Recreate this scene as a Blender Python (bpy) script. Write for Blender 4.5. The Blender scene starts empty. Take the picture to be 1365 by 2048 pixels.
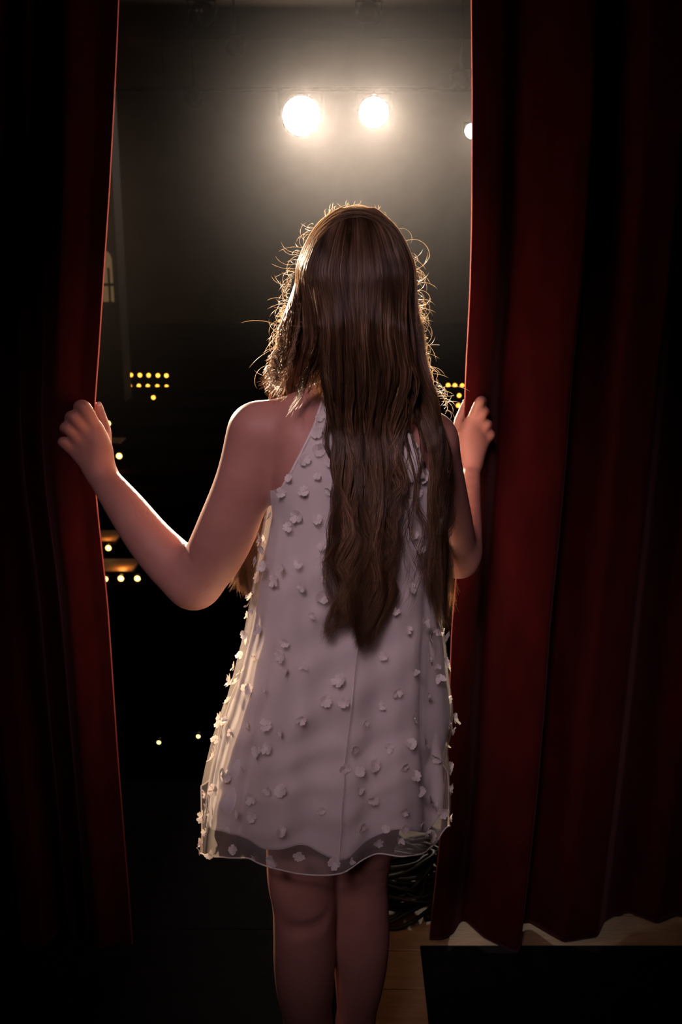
import bpy, math, random
import numpy as np
from mathutils import Vector, Matrix
rng = np.random.default_rng(7)
random.seed(7)
C = bpy.context.scene.collection
SC = bpy.context.scene

# ------------------------------------------------------------------ camera, world, lights, exposure
F = 2050.0
PITCH = math.radians(15)
CAMZ = 1.46
cd = bpy.data.cameras.new('camera')
cam = bpy.data.objects.new('camera', cd); C.objects.link(cam)
cam.location = (0, 0, CAMZ)
cam.rotation_euler = (math.radians(90) - PITCH, 0, 0)
cd.sensor_fit = 'VERTICAL'; cd.sensor_height = 36; cd.sensor_width = 24
cd.lens = 36 * F / 2048
cd.clip_start = 0.05
cd.dof.use_dof = True
cd.dof.focus_distance = 1.40
cd.dof.aperture_fstop = 9
SC.camera = cam
SC.view_settings.view_transform = 'Standard'
SC.view_settings.look = 'None'
SC.view_settings.gamma = 1
SC.view_settings.use_curve_mapping = False
SC.view_settings.exposure = 0.0
w = bpy.data.worlds.new('dark'); SC.world = w; w.use_nodes = True
w.node_tree.nodes['Background'].inputs[0].default_value = (0.02, 0.012, 0.014, 1)
w.node_tree.nodes['Background'].inputs[1].default_value = 0.03

def P(px, py, Y):
    """point at depth Y (metres along the floor from the camera) seen in direction px, py"""
    x = (px - 682.5) / F; yv = (1024 - py) / F
    ry = math.cos(PITCH) + yv * math.sin(PITCH)
    rz = -math.sin(PITCH) + yv * math.cos(PITCH)
    t = Y / ry
    return np.array([x * t, Y, CAMZ + rz * t])
def S(py, Y):
    """metres per pixel there"""
    yv = (1024 - py) / F
    return Y / (math.cos(PITCH) + yv * math.sin(PITCH)) / F

def spot(name, loc, target, power, color, angle=40, blend=0.5, size=0.1):
    d = bpy.data.lights.new(name, 'SPOT'); d.energy = power; d.color = color
    d.spot_size = math.radians(angle); d.spot_blend = blend; d.shadow_soft_size = size
    o = bpy.data.objects.new(name, d); C.objects.link(o)
    o.location = loc
    o.rotation_euler = (Vector(target) - Vector(loc)).to_track_quat('-Z', 'Y').to_euler()
    return o
GIRL = (0, 1.4, 1.0)
LAMPY = 16.0
L1 = P(603, 232, LAMPY); L2 = P(748, 225, LAMPY); L3 = P(945, 262, LAMPY)
KEY = (1.0, 0.83, 0.66)
for nm, L, pw in (('front_light', L1, 36000), ('front_light', L2, 26000), ('front_light', L3, 3500)):
    spot(nm, (L[0], L[1] - 0.45, L[2]), (0.12, 1.4, 1.42), pw, KEY, 5.8, 1.0, 0.16)
spot('front_light', (L3[0], L3[1] - 0.3, L3[2]), (0.13, 2.05, 0.0), 1800, KEY, 4.6, 1.0, 0.1)  # extra spot added at the third lamp to brighten the floor and cable
# wash from the house left, outside the view, warm
spot('side_light', (-4.5, 10.5, 2.7), (-0.03, 1.4, 1.04), 15000, (1.0, 0.72, 0.48), 8.5, 1.0, 0.15)
spot('side_light', (5.4, 9.5, 4.1), (0.1, 1.5, 1.1), 1800, (1.0, 0.55, 0.30), 12, 0.8, 0.15)
for x, y, pw in ((-2.0, 10.5, 3), (1.2, 11.5, 5), (3.5, 12.5, 5)):  # unseen fill points added to warm the ceiling
    d = bpy.data.lights.new('ceiling_fill', 'POINT'); d.energy = pw; d.color = (1.0, 0.42, 0.2); d.shadow_soft_size = 0.1
    o = bpy.data.objects.new('ceiling_fill', d); C.objects.link(o); o.location = (x, y, 3.3)
# working light high behind the photographer
spot('work_light', (-0.42, -0.9, 2.75), (0.0, 1.4, 1.02), 140, (1.0, 0.70, 0.80), 23, 1.0, 0.25)

# ------------------------------------------------------------------ helpers
def mat(name, col, rough=0.6, **kw):
    m = bpy.data.materials.new(name); m.use_nodes = True
    b = m.node_tree.nodes['Principled BSDF']
    b.inputs['Base Color'].default_value = (*col, 1); b.inputs['Roughness'].default_value = rough
    for k, v in kw.items():
        b.inputs[k.replace('_', ' ')].default_value = v
    return m
def noise_color(m, c1, c2, scale, bump=0.0, bscale=None, stretch=None, detail=4):
    nt = m.node_tree; N = nt.nodes; Lk = nt.links; b = N['Principled BSDF']
    tc = N.new('ShaderNodeTexCoord'); mp = N.new('ShaderNodeMapping')
    if stretch: mp.inputs['Scale'].default_value = stretch
    Lk.new(tc.outputs['Object'], mp.inputs[0])
    n = N.new('ShaderNodeTexNoise'); n.inputs['Scale'].default_value = scale; n.inputs['Detail'].default_value = detail
    Lk.new(mp.outputs[0], n.inputs['Vector'])
    r = N.new('ShaderNodeValToRGB')
    r.color_ramp.elements[0].position = 0.3; r.color_ramp.elements[1].position = 0.7
    r.color_ramp.elements[0].color = (*c1, 1); r.color_ramp.elements[1].color = (*c2, 1)
    Lk.new(n.outputs['Fac'], r.inputs[0]); Lk.new(r.outputs[0], b.inputs['Base Color'])
    if bump:
        n2 = N.new('ShaderNodeTexNoise'); n2.inputs['Scale'].default_value = bscale or scale * 4
        Lk.new(mp.outputs[0], n2.inputs['Vector'])
        bp = N.new('ShaderNodeBump'); bp.inputs['Strength'].default_value = bump; bp.inputs['Distance'].default_value = 0.002
        Lk.new(n2.outputs['Fac'], bp.inputs['Height']); Lk.new(bp.outputs[0], b.inputs['Normal'])
    return r
def add_translucent(m, col, fac, extra_transparent=0.0):
    nt = m.node_tree; N = nt.nodes; Lk = nt.links; b = N['Principled BSDF']; out = N['Material Output']
    t = N.new('ShaderNodeBsdfTranslucent'); t.inputs[0].default_value = (*col, 1)
    mx = N.new('ShaderNodeMixShader'); mx.inputs[0].default_value = fac
    Lk.new(b.outputs[0], mx.inputs[1]); Lk.new(t.outputs[0], mx.inputs[2])
    last = mx
    if extra_transparent:
        tr = N.new('ShaderNodeBsdfTransparent')
        m2 = N.new('ShaderNodeMixShader'); m2.inputs[0].default_value = extra_transparent
        Lk.new(mx.outputs[0], m2.inputs[1]); Lk.new(tr.outputs[0], m2.inputs[2]); last = m2
    Lk.new(last.outputs[0], out.inputs[0])
def emit(name, col, s):
    m = bpy.data.materials.new(name); m.use_nodes = True; N = m.node_tree.nodes
    N.remove(N['Principled BSDF']); e = N.new('ShaderNodeEmission')
    e.inputs[0].default_value = (*col, 1); e.inputs[1].default_value = s
    m.node_tree.links.new(e.outputs[0], N['Material Output'].inputs[0]); return m

def fastmesh(name, V, faces_by_size, smooth=True):
    """faces_by_size: list of (n,k) int arrays"""
    me = bpy.data.meshes.new(name)
    V = np.asarray(V, dtype=np.float32)
    fl = [np.asarray(f, dtype=np.int32) for f in faces_by_size if len(f)]
    nl = sum(f.size for f in fl); nf = sum(len(f) for f in fl)
    me.vertices.add(len(V)); me.vertices.foreach_set('co', V.ravel())
    me.loops.add(nl); me.polygons.add(nf)
    me.loops.foreach_set('vertex_index', np.concatenate([f.ravel() for f in fl]))
    starts = []; s = 0
    for f in fl:
        starts.append(s + np.arange(len(f), dtype=np.int32) * f.shape[1]); s += f.size
    me.polygons.foreach_set('loop_start', np.concatenate(starts).astype(np.int32))
    me.polygons.foreach_set('use_smooth', np.full(nf, smooth))
    me.update(calc_edges=True); me.validate()
    return me
class MB:
    """collects primitives, builds ONE mesh object"""
    def __init__(s): s.V = []; s.F = []; s.n = 0
    def add(s, V, F):
        V = [tuple(map(float, v)) for v in V]
        s.V += V; s.F += [tuple(i + s.n for i in f) for f in F]; s.n += len(V); return s
    def box(s, x0, x1, y0, y1, z0, z1, bev=0.0):
        if bev <= 0:
            V = [(x, y, z) for z in (z0, z1) for y in (y0, y1) for x in (x0, x1)]
            return s.add(V, [(0,2,3,1), (4,5,7,6), (0,1,5,4), (2,6,7,3), (0,4,6,2), (1,3,7,5)])
        b = bev
        def ring(z, i): return [(x0+i+b,y0+i,z),(x1-i-b,y0+i,z),(x1-i,y0+i+b,z),(x1-i,y1-i-b,z),(x1-i-b,y1-i,z),(x0+i+b,y1-i,z),(x0+i,y1-i-b,z),(x0+i,y0+i+b,z)]
        V = ring(z0, b) + ring(z0+b, 0) + ring(z1-b, 0) + ring(z1, b)
        Fc = [tuple(range(7,-1,-1)), tuple(range(24,32))]
        for r in range(3):
            for i in range(8):
                j = (i+1) % 8; Fc.append((r*8+i, r*8+j, (r+1)*8+j, (r+1)*8+i))
        return s.add(V, Fc)
    def tube(s, pts, r, n=8, closed=False, caps=True):
        pts = [Vector(p) for p in pts]; m = len(pts)
        if not hasattr(r, '__len__'): r = [r] * m
        V = []; up = None
        for i, p in enumerate(pts):
            a = pts[(i-1) % m] if (i > 0 or closed) else p; b = pts[(i+1) % m] if (i < m-1 or closed) else p
            t = (b - a); t = t.normalized() if t.length > 1e-9 else Vector((0,0,1))
            if up is None:
                up = t.orthogonal().normalized()
            up = (up - t * up.dot(t)); up = up.normalized() if up.length > 1e-6 else t.orthogonal().normalized()
            q = t.cross(up)
            for k in range(n):
                a_ = 2*math.pi*k/n; V.append(p + (up*math.cos(a_) + q*math.sin(a_)) * r[i])
        Fc = []
        for i in range(m if closed else m-1):
            for k in range(n):
                k2 = (k+1) % n; i2 = (i+1) % m
                Fc.append((i*n+k, i*n+k2, i2*n+k2, i2*n+k))
        if caps and not closed: Fc += [tuple(range(n-1,-1,-1)), tuple((m-1)*n+k for k in range(n))]
        return s.add(V, Fc)
    def lathe(s, prof, loc, axis=(0,0,1), n=20):
        """prof: (radius, distance along axis)"""
        ax = Vector(axis).normalized(); u = ax.orthogonal().normalized(); v = ax.cross(u); loc = Vector(loc)
        V = []
        for r, h in prof:
            for k in range(n):
                a = 2*math.pi*k/n; V.append(loc + ax*h + (u*math.cos(a)+v*math.sin(a))*max(r, 1e-5))
        Fc = []
        for i in range(len(prof)-1):
            for k in range(n):
                k2 = (k+1) % n; Fc.append((i*n+k, i*n+k2, (i+1)*n+k2, (i+1)*n+k))
        return s.add(V, Fc)
    def mesh(s, name, smooth=True):
        me = bpy.data.meshes.new(name); me.from_pydata(s.V, [], s.F)
        me.polygons.foreach_set('use_smooth', [smooth]*len(me.polygons)); me.update(); return me
    def build(s, name, m, parent=None, smooth=True, **kw):
        return link(name, s.mesh(name, smooth), m, parent, **kw)
def link(name, me, m, parent=None, label=None, cat=None, group=None, kind=None):
    o = bpy.data.objects.new(name, me); C.objects.link(o)
    if m is not None and me is not None and not me.materials: me.materials.append(m)
    if parent: 
        o.parent = parent
        o.matrix_parent_inverse = parent.matrix_basis.inverted() if parent.parent is None else (parent.parent.matrix_basis @ parent.matrix_parent_inverse @ parent.matrix_basis).inverted()
    for k, v in (('label', label), ('category', cat), ('group', group), ('kind', kind)):
        if v: o[k] = v
    return o
def thing(name, loc, label, cat, group=None, kind=None):
    o = bpy.data.objects.new(name, None); C.objects.link(o); o.location = loc
    o.empty_display_size = 0.1
    if label: o['label'] = label
    if cat: o['category'] = cat
    if group: o['group'] = group
    if kind: o['kind'] = kind
    return o
def crom(K, n):
    """Catmull-Rom over axis -2 : K (...,k,3) -> (...,n,3)"""
    K = np.asarray(K, dtype=float); k = K.shape[-2]
    t = np.linspace(0, k-1-1e-6, n) if not hasattr(n, '__len__') else np.minimum(n, k-1-1e-6); i = t.astype(int); f = (t-i)[:, None]
    g = lambda j: np.take(K, np.clip(j, 0, k-1), axis=-2)
    p0, p1, p2, p3 = g(i-1), g(i), g(i+1), g(i+2)
    return 0.5*((2*p1) + (-p0+p2)*f + (2*p0-5*p1+4*p2-p3)*f**2 + (-p0+3*p1-3*p2+p3)*f**3)

# ------------------------------------------------------------------ materials
M = {}
M['skin'] = mat('skin', (0.62, 0.36, 0.28), 0.5, Subsurface_Weight=0.25, Subsurface_Scale=0.012, Specular_IOR_Level=0.35)
M['skin'].node_tree.nodes['Principled BSDF'].inputs['Subsurface Radius'].default_value = (1, 0.3, 0.15)
noise_color(M['skin'], (0.46, 0.215, 0.175), (0.52, 0.26, 0.21), 22, 0.15, 900)
M['nail'] = mat('nail', (0.75, 0.5, 0.45), 0.25)
M['hair'] = mat('hair', (0.10, 0.05, 0.028), 0.34, Specular_IOR_Level=0.5)
M['hair_base'] = mat('hair_base', (0.03, 0.018, 0.012), 0.8)
def hair_nodes(m):
    nt = m.node_tree; N = nt.nodes; Lk = nt.links; b = N['Principled BSDF']
    g = N.new('ShaderNodeNewGeometry'); r = N.new('ShaderNodeValToRGB')
    r.color_ramp.elements[0].color = (0.045, 0.026, 0.016, 1); r.color_ramp.elements[1].color = (0.46, 0.30, 0.18, 1)
    e_ = r.color_ramp.elements.new(0.68); e_.color = (0.125, 0.073, 0.044, 1)
    Lk.new(g.outputs['Random Per Island'], r.inputs[0])
    tc = N.new('ShaderNodeTexCoord'); mp = N.new('ShaderNodeMapping'); mp.inputs['Scale'].default_value = (70, 25, 4); nz = N.new('ShaderNodeTexNoise'); nz.inputs['Scale'].default_value = 1.0
    Lk.new(tc.outputs['Object'], mp.inputs[0]); Lk.new(mp.outputs[0], nz.inputs['Vector'])
    mr = N.new('ShaderNodeMapRange'); mr.inputs['From Min'].default_value = 0.35; mr.inputs['From Max'].default_value = 0.68; mr.inputs['To Min'].default_value = 0.35; mr.inputs['To Max'].default_value = 2.0
    Lk.new(nz.outputs['Fac'], mr.inputs['Value'])
    vm_ = N.new('ShaderNodeVectorMath'); vm_.operation = 'SCALE'; Lk.new(r.outputs[0], vm_.inputs[0]); Lk.new(mr.outputs[0], vm_.inputs['Scale']); Lk.new(vm_.outputs[0], b.inputs['Base Color'])
    t = N.new('ShaderNodeBsdfTranslucent'); t.inputs[0].default_value = (0.62, 0.36, 0.17, 1)
    mx = N.new('ShaderNodeMixShader'); mx.inputs[0].default_value = 0.38
    Lk.new(b.outputs[0], mx.inputs[1]); Lk.new(t.outputs[0], mx.inputs[2]); Lk.new(mx.outputs[0], N['Material Output'].inputs[0])
hair_nodes(M['hair'])
M['hair_backlit'] = mat('hair_backlit', (0.6, 0.46, 0.33), 0.35)  # backlight put into a pale cream colour for the outline hairs
add_translucent(M['hair_backlit'], (0.95, 0.76, 0.56), 0.6)
M['eye'] = mat('eye', (0.8, 0.8, 0.78), 0.1)
M['lining'] = mat('lining', (0.66, 0.62, 0.64), 0.7, Sheen_Weight=0.3)
noise_color(M['lining'], (0.76, 0.72, 0.74), (0.86, 0.84, 0.86), 9, 0.5, 40, (1, 1, 0.4))
add_translucent(M['lining'], (0.85, 0.66, 0.52), 0.30)
M['tulle'] = mat('tulle', (0.85, 0.78, 0.76), 0.6)
add_translucent(M['tulle'], (0.95, 0.85, 0.75), 0.45, 0.72)
M['petal'] = mat('petal', (0.82, 0.78, 0.78), 0.6)
add_translucent(M['petal'], (1.0, 0.88, 0.76), 0.35)
M['bead'] = mat('bead', (0.9, 0.88, 0.85), 0.15)
M['velvet'] = mat('velvet', (0.05, 0.002, 0.003), 0.85, Sheen_Weight=0.2, Sheen_Roughness=0.4, Specular_IOR_Level=0.1)
M['velvet'].node_tree.nodes['Principled BSDF'].inputs['Sheen Tint'].default_value = (0.8, 0.35, 0.38, 1)
noise_color(M['velvet'], (0.034, 0.0013, 0.0018), (0.055, 0.0023, 0.003), 30, 0.25, 700, (1, 1, 0.3))
add_translucent(M['velvet'], (0.10, 0.002, 0.001), 0.02)
M['velvet_rim_light'] = mat('velvet_rim_light', (0.30, 0.05, 0.05), 0.6, Sheen_Weight=1.0, Sheen_Roughness=0.25)  # rim light on the curtain edge painted in as paler, pinker velvet
add_translucent(M['velvet_rim_light'], (1.0, 0.5, 0.45), 0.72)
M['boards'] = mat('boards', (0.42, 0.30, 0.17), 0.6)
noise_color(M['boards'], (0.30, 0.20, 0.10), (0.42, 0.29, 0.155), 14, 0.3, 60, (1, 6, 1))
M['black_mat_and_shade'] = mat('black_mat_and_shade', (0.006, 0.006, 0.007), 0.9, Specular_IOR_Level=0.05)
noise_color(M['black_mat_and_shade'], (0.004, 0.004, 0.005), (0.009, 0.008, 0.009), 30, 0.3, 300)
M['rubber'] = mat('rubber', (0.007, 0.011, 0.009), 0.6)
M['black_metal'] = mat('black_metal', (0.015, 0.015, 0.017), 0.5, Metallic=0.6)
M['wall'] = mat('wall', (0.30, 0.25, 0.22), 0.9)
noise_color(M['wall'], (0.27, 0.225, 0.20), (0.33, 0.28, 0.245), 2.0, 0.2, 60)
M['dark_wood'] = mat('dark_wood', (0.012, 0.009, 0.008), 0.7)
noise_color(M['dark_wood'], (0.008, 0.006, 0.005), (0.018, 0.013, 0.010), 5, 0.2, 40, (1, 1, 6))
M['ceiling'] = mat('ceiling', (0.16, 0.095, 0.06), 0.85)
noise_color(M['ceiling'], (0.12, 0.07, 0.045), (0.20, 0.12, 0.075), 0.6, 0.2, 30)
M['pilaster'] = mat('pilaster', (0.10, 0.035, 0.025), 0.8)
noise_color(M['pilaster'], (0.03, 0.011, 0.008), (0.045, 0.016, 0.011), 4, 0.2, 40)
M['carpet'] = mat('carpet', (0.012, 0.006, 0.006), 0.95, Specular_IOR_Level=0.0)
noise_color(M['carpet'], (0.004, 0.002, 0.002), (0.009, 0.004, 0.004), 40, 0.4, 300)
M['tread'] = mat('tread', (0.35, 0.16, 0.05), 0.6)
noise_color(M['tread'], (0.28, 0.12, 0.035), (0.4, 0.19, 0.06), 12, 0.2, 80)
M['seat'] = mat('seat', (0.02, 0.006, 0.006), 0.8)
M['lens_hot'] = emit('lens_hot', (1.0, 0.93, 0.82), 35)
M['lens_off'] = mat('lens_off', (0.02, 0.02, 0.025), 0.1)
M['amber'] = emit('amber', (1.0, 0.42, 0.045), 5)
M['amber_hot'] = emit('amber_hot', (1.0, 0.55, 0.14), 7)
M['led'] = emit('led', (1.0, 0.75, 0.18), 7)
M['window_glow'] = emit('window_glow', (0.62, 0.36, 0.16), 0.16)

# ------------------------------------------------------------------ setting
STAGE_Y = 2.55
# stage floor: boards parallel to the stage edge, each a part
t = thing('floor', (0, 0, 0), 'pale wooden stage floor seen through the curtain gap', None, kind='structure')
MB().box(-3.2, 3.2, -2.6, STAGE_Y-0.02, -0.10, -0.022).build('subfloor', M['dark_wood'], t, False)
ws = 0.115; k = 0
plank = MB().box(-1.6, 1.6, 0, ws-0.003, -0.022, 0.0, 0.0015).mesh('plank', False)
plank.materials.append(M['boards'])
for i in range(int((STAGE_Y+2.6)/ws)):
    y0 = STAGE_Y - (i+1)*ws
    for j in (0, 1):
        o = link('plank', plank, None, t); o.location = (-1.602 + 3.204*j + 0.0, y0, random.uniform(-0.0004, 0.0004))
def structure(name, mb, m, label=None, smooth=False): return mb.build(name, m, None, smooth, label=label, kind='structure')
FRONTZ = -1.0
structure('wall_stage_front', MB().box(-6, 6, STAGE_Y-0.02, STAGE_Y, FRONTZ, -0.022), M['dark_wood'], 'dark front face of the stage')
structure('floor_auditorium', MB().box(-6, 6, STAGE_Y, 18.2, FRONTZ-0.1, FRONTZ), M['carpet'], 'dark carpeted auditorium floor below the stage')
structure('wall_back', MB().box(-6, 6, 18.0, 18.2, FRONTZ, 6.5), M['wall'], 'grey rear wall of the auditorium behind the spotlights')
structure('wall_left', MB().box(-6.2, -6, STAGE_Y, 18.2, FRONTZ, 6.5), M['pilaster'], 'dark left wall of the auditorium')
structure('wall_right', MB().box(6, 6.2, STAGE_Y, 18.2, FRONTZ, 6.5), M['pilaster'], 'dark right wall of the auditorium')
mb = MB()
mb.box(-6, 6, 9.0, 18.2, 4.55, 4.7)
mb.box(-6, 6, STAGE_Y, 9.0, 5.2, 5.35); mb.box(-6, 6, 9.0, 9.1, 4.7, 5.35)
structure('ceiling', mb, M['ceiling'], 'brown auditorium ceiling')
structure('trim_1', MB().box(-6, 6, 17.5, 18.0, FRONTZ, 0.02, 0.01), M['dark_wood'], 'black panelled base of the rear wall')
# raked tiers, each a platform of its own
tz = []
for i in range(7):
    y0 = 7.9 + i*0.95; z = FRONTZ + 0.07*(i+1); tz.append((y0, z))
    structure('floor_tier', MB().box(-6, 6, y0, min(y0+0.95 if i < 6 else 18.0, 18.0), FRONTZ, z, 0.01), M['carpet'], None)
# pilaster with arched lit window, house left
pl = MB(); xa = P(150, 600, 13)[0]; xb = P(238, 600, 13)[0]
pl.box(xa, xb, 13.0, 13.5, FRONTZ, 4.55, 0.02); pl.box(xa-0.05, xb+0.05, 12.95, 13.5, FRONTZ, FRONTZ+0.35, 0.02)
structure('trim_2', pl, M['pilaster'], 'dark reddish pilaster with an arched window at left')
wt = thing('window_1', (P(205, 560, 12.98)[0], 12.98, P(205, 605, 12.98)[2]), 'dim amber arched window beside the left curtain', None, kind='structure')
ax0 = P(181, 560, 12.97)[0]; ax1 = P(229, 560, 12.97)[0]; wz0 = P(205, 605, 12.97)[2]; wz1 = P(205, 520, 12.97)[2]; ar = (ax1-ax0)/2
arch = [(ax0, wz0), (ax1, wz0)] + [((ax0+ax1)/2 + ar*math.cos(a), wz1 + ar*1.0*math.sin(a)) for a in np.linspace(0, math.pi, 17)]
n = len(arch)
MB().add([(x, 12.975, z) for x, z in arch] + [(x, 12.995, z) for x, z in arch], [tuple(range(n)), tuple(range(2*n-1, n-1, -1))] + [(i, i+n, (i+1)%n+n, (i+1)%n) for i in range(n)]).build('pane', M['window_glow'], wt, False)
MB().tube([(x, 12.965, z) for x, z in arch], 0.018, 6, closed=True).build('window_frame', M['pilaster'], wt)
for fx in (0.42, 0.78): MB().box(ax0+(ax1-ax0)*fx-0.012, ax0+(ax1-ax0)*fx+0.012, 12.95, 12.974, wz0, wz0+0.42).build('glazing_bar', M['pilaster'], wt, False)
MB().box(ax0, ax1, 12.95, 12.974, wz0+0.2, wz0+0.235).build('glazing_bar', M['pilaster'], wt, False)

# haze over the auditorium: one volume
vm = bpy.data.materials.new('haze'); vm.use_nodes = True; N = vm.node_tree.nodes; N.remove(N['Principled BSDF'])
vs = N.new('ShaderNodeVolumeScatter'); vs.inputs['Density'].default_value = 0.0012; vs.inputs['Anisotropy'].default_value = 0.78
vs.inputs['Color'].default_value = (1.0, 0.93, 0.89, 1)
vm.node_tree.links.new(vs.outputs[0], N['Material Output'].inputs['Volume'])
MB().box(-5.9, 5.9, 2.7, 17.4, 0.3, 4.5).build('haze', vm, None, False, label='thin smoky haze hanging in the spotlight beams', cat='haze', kind='stuff')

# ------------------------------------------------------------------ black floor covering, seam, cables
for nm, x0, x1, y0, y1, lab in (('mat_and_shade', -2.2, 0.035, 1.92, 2.549, 'black floor mat beyond the left curtain'),
                            ('mat_and_shade', -2.2, 0.03, -0.6, 1.92, 'black floor mat under the girl, near sheet'),
                            ('mat_and_shade', 0.168, 3.0, -0.6, 1.868, 'black sheet painting the shaded floor below the right curtain')):  # this last sheet stands for the right curtain's shadow on the boards
    MB().box(x0, x1, y0, y1, 0.001, 0.006, 0.002).build(nm, M['black_mat_and_shade'], None, False, label=lab, cat='floor mat')

def coil():
    pts = []; c = P(800, 1835, 2.0); cx, cy = c[0]-0.022, 2.045
    n = 0; rr = random.Random(3)
    for lp in range(34):
        R1 = rr.uniform(0.07, 0.128); R2 = rr.uniform(0.06, 0.092); ox = rr.uniform(-0.04, 0.035); oy = rr.uniform(-0.05, 0.04)
        tilt = rr.uniform(-0.6, 0.6); tl2 = rr.uniform(-0.6, 0.6); h = 0.006 + lp*0.0022
        for k in range(16):
            a = 2*math.pi*k/16 + lp*0.6
            x = R1*math.cos(a)*(1+0.13*math.sin(3*a+lp)); y = R2*math.sin(a)*(1+0.16*math.cos(2*a+lp*1.7))
            pts.append((cx+ox+x, cy+oy+y, max(0.006, h + 0.02*(1+math.sin(a*2+lp)) * 0.5 + tilt*x*0.5 + tl2*y*0.5 + 0.012)))
    # one loose loop thrown over the far side and a tail running under the curtain
    q = [P(770,1755,2.16), P(805,1733,2.2), P(840,1719,2.24), P(854,1719,2.25), P(850,1730,2.22), P(822,1750,2.18), P(800,1762,2.14)]
    pts += [(a, b, max(0.012, c_+0.0)) for a, b, c_ in q]
    q = [P(850,1790,2.06), P(880,1797,2.06), P(930,1800,2.08), P(1000,1790,2.2)]
    pts += [(a, b, 0.006) for a, b, c_ in q]
    P_ = crom(np.array(pts), len(pts)*3)
    P_[:, 2] = np.maximum(P_[:, 2], 0.0052)
    return P_
co = thing('cable_coil', (P(800, 1835, 2.0)[0], 2.02, 0), 'tangled pile of dark green-black cable on the floor behind the right leg', 'cable')
MB().tube(coil(), 0.0045, 6).build('cable', M['rubber'], co)
MB().lathe([(0, 0), (0.009, 0), (0.010, 0.01), (0.010, 0.045), (0.006, 0.06), (0, 0.06)], (P(850,1850,1.95)[0], 1.95, 0.012), (1, 0.4, 0.0), 12).build('plug', M['black_metal'], co)
q = crom(np.array([(P(x, y, Y)[0], Y, 0.005) for x, y, Y in ((640,1716,2.2), (700,1706,2.22), (760,1700,2.24), (820,1690,2.27), (880,1678,2.30), (1000,1660,2.35), (1200, 1655, 2.37))]), 40)
MB().tube(q, 0.0035, 6).build('floor_cable', M['rubber'], None, label='thin dark cable lying straight along the stage edge beyond the coil', cat='cable')

# ------------------------------------------------------------------ stage spotlights on bars
def lamp_fixture(name, label, loc, r, hot, aim, group=None, cat='spotlight', batz=None):
    loc = Vector(loc); t = thing(name, loc, label, cat, group)
    d = (Vector(aim) - loc).normalized()
    MB().lathe([(0, -0.42), (r*0.55, -0.42), (r*0.8, -0.34), (r*0.85, -0.12), (r*1.06, -0.08), (r*1.1, 0.0), (r*1.1, 0.05), (r*0.98, 0.05), (r*0.98, 0.0)], loc, d, 24).build('housing', M['black_metal'], t)
    MB().lathe([(0, 0.02), (r*0.5, 0.014), (r*0.97, 0.0), (r*0.97, -0.01), (0, -0.01)], loc, d, 24).build('lens', M['lens_hot'] if hot else M['lens_off'], t)
    side = d.cross(Vector((0, 0, 1))).normalized(); top = batz if batz else loc.z + r*1.9
    a = loc + side*r*1.2 - d*0.15; b = loc - side*r*1.2 - d*0.15
    MB().tube([a, (a.x, a.y, loc.z + r*1.35), (b.x, b.y, loc.z + r*1.35), b], 0.014, 6).build('yoke', M['black_metal'], t)
    m_ = (a+b)/2
    MB().tube([(m_.x, m_.y, loc.z + r*1.35), (m_.x, m_.y, top)], 0.012, 6).build('hanger', M['black_metal'], t)
    return t
BATZ = P(690, 176, LAMPY)[2]
lamp_fixture('spotlight', 'glaring white spotlight, the larger left one of the pair above the head', L1, 0.27, True, (0,1.4,1.1), None, batz=BATZ)
lamp_fixture('spotlight', 'glaring white spotlight, the smaller right one of the pair above the head', L2, 0.21, True, (0,1.4,1.1), None, batz=BATZ)
lamp_fixture('spotlight', 'white spotlight just peeking out beside the right curtain edge', L3, 0.10, True, (0,1.4,1.1), None, batz=BATZ)
bar = MB().tube([(-5.5, LAMPY+0.15, BATZ), (5.5, LAMPY+0.15, BATZ)], 0.03, 10)
for x_ in (-4.5, -2.6, 3.1, 4.7): bar.tube([(x_, LAMPY+0.15, BATZ), (x_, LAMPY+0.15, 4.548)], 0.01, 6)
bar.build('lighting_bar', M['black_metal'], None, label='dark horizontal bar carrying the glaring spotlights', cat='lighting bar')
for px, py, Y, r, lab in ((405, 28, 12.5, 0.13, 'unlit black stage lamp at the top left under the ceiling'),
                          (470, 92, 13.5, 0.10, 'unlit black stage lamp below and right of the top left one'),
                          (388, 195, 15.5, 0.11, 'unlit black stage lamp left of the glaring spotlights'),
                          (738, 28, 12.5, 0.12, 'unlit black stage lamp at the top centre under the ceiling'),
                          (922, 160, 14.5, 0.11, 'unlit black stage lamp close to the right curtain edge')):
    Lp = P(px, py, Y); lamp_fixture('stage_lamp', lab, Lp, r, False, (0, 3, 0.3), None, 'stage lamp', batz=4.55 if Y > 9 else None)

# ------------------------------------------------------------------ amber step lights
def light_mesh(r):
    h = MB().lathe([(0, 0.03), (r*1.35, 0.03), (r*1.45, 0.0), (r*1.3, -0.008), (r*1.02, -0.004), (r*1.0, 0.004)], (0,0,0), (0, 1, 0), 16).mesh('bezel')
    g = MB().lathe([(r, 0.0), (r*0.85, -r*0.35), (r*0.5, -r*0.6), (0, -r*0.7)], (0,0,0), (0, 1, 0), 16).mesh('bulb')
    h.materials.append(M['black_metal']); return h, g
lm = {}
def step_light(px, py, Y, rpx, mt, label, group, name='step_light'):
    L = P(px, py, Y); r = rpx*S(py, Y); key = (round(r, 3), mt)
    if key not in lm:
        h, g = light_mesh(r); g.materials.append(M[mt]); lm[key] = (h, g)
    t = thing(name, L, label, 'step light', group)
    for nm, me in zip(('bezel', 'bulb'), lm[key]):
        o = bpy.data.objects.new(nm, me); C.objects.link(o); o.parent = t
    return L
def bank(name, label, x0, x1, Y, z0, z1):
    return MB().box(x0, x1, Y+0.03, Y+0.06, z0, z1, 0.004).build(name, M['dark_wood'], None, False, label=label, cat='panel')
ordn = ['first', 'second', 'third', 'fourth', 'fifth']
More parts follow.
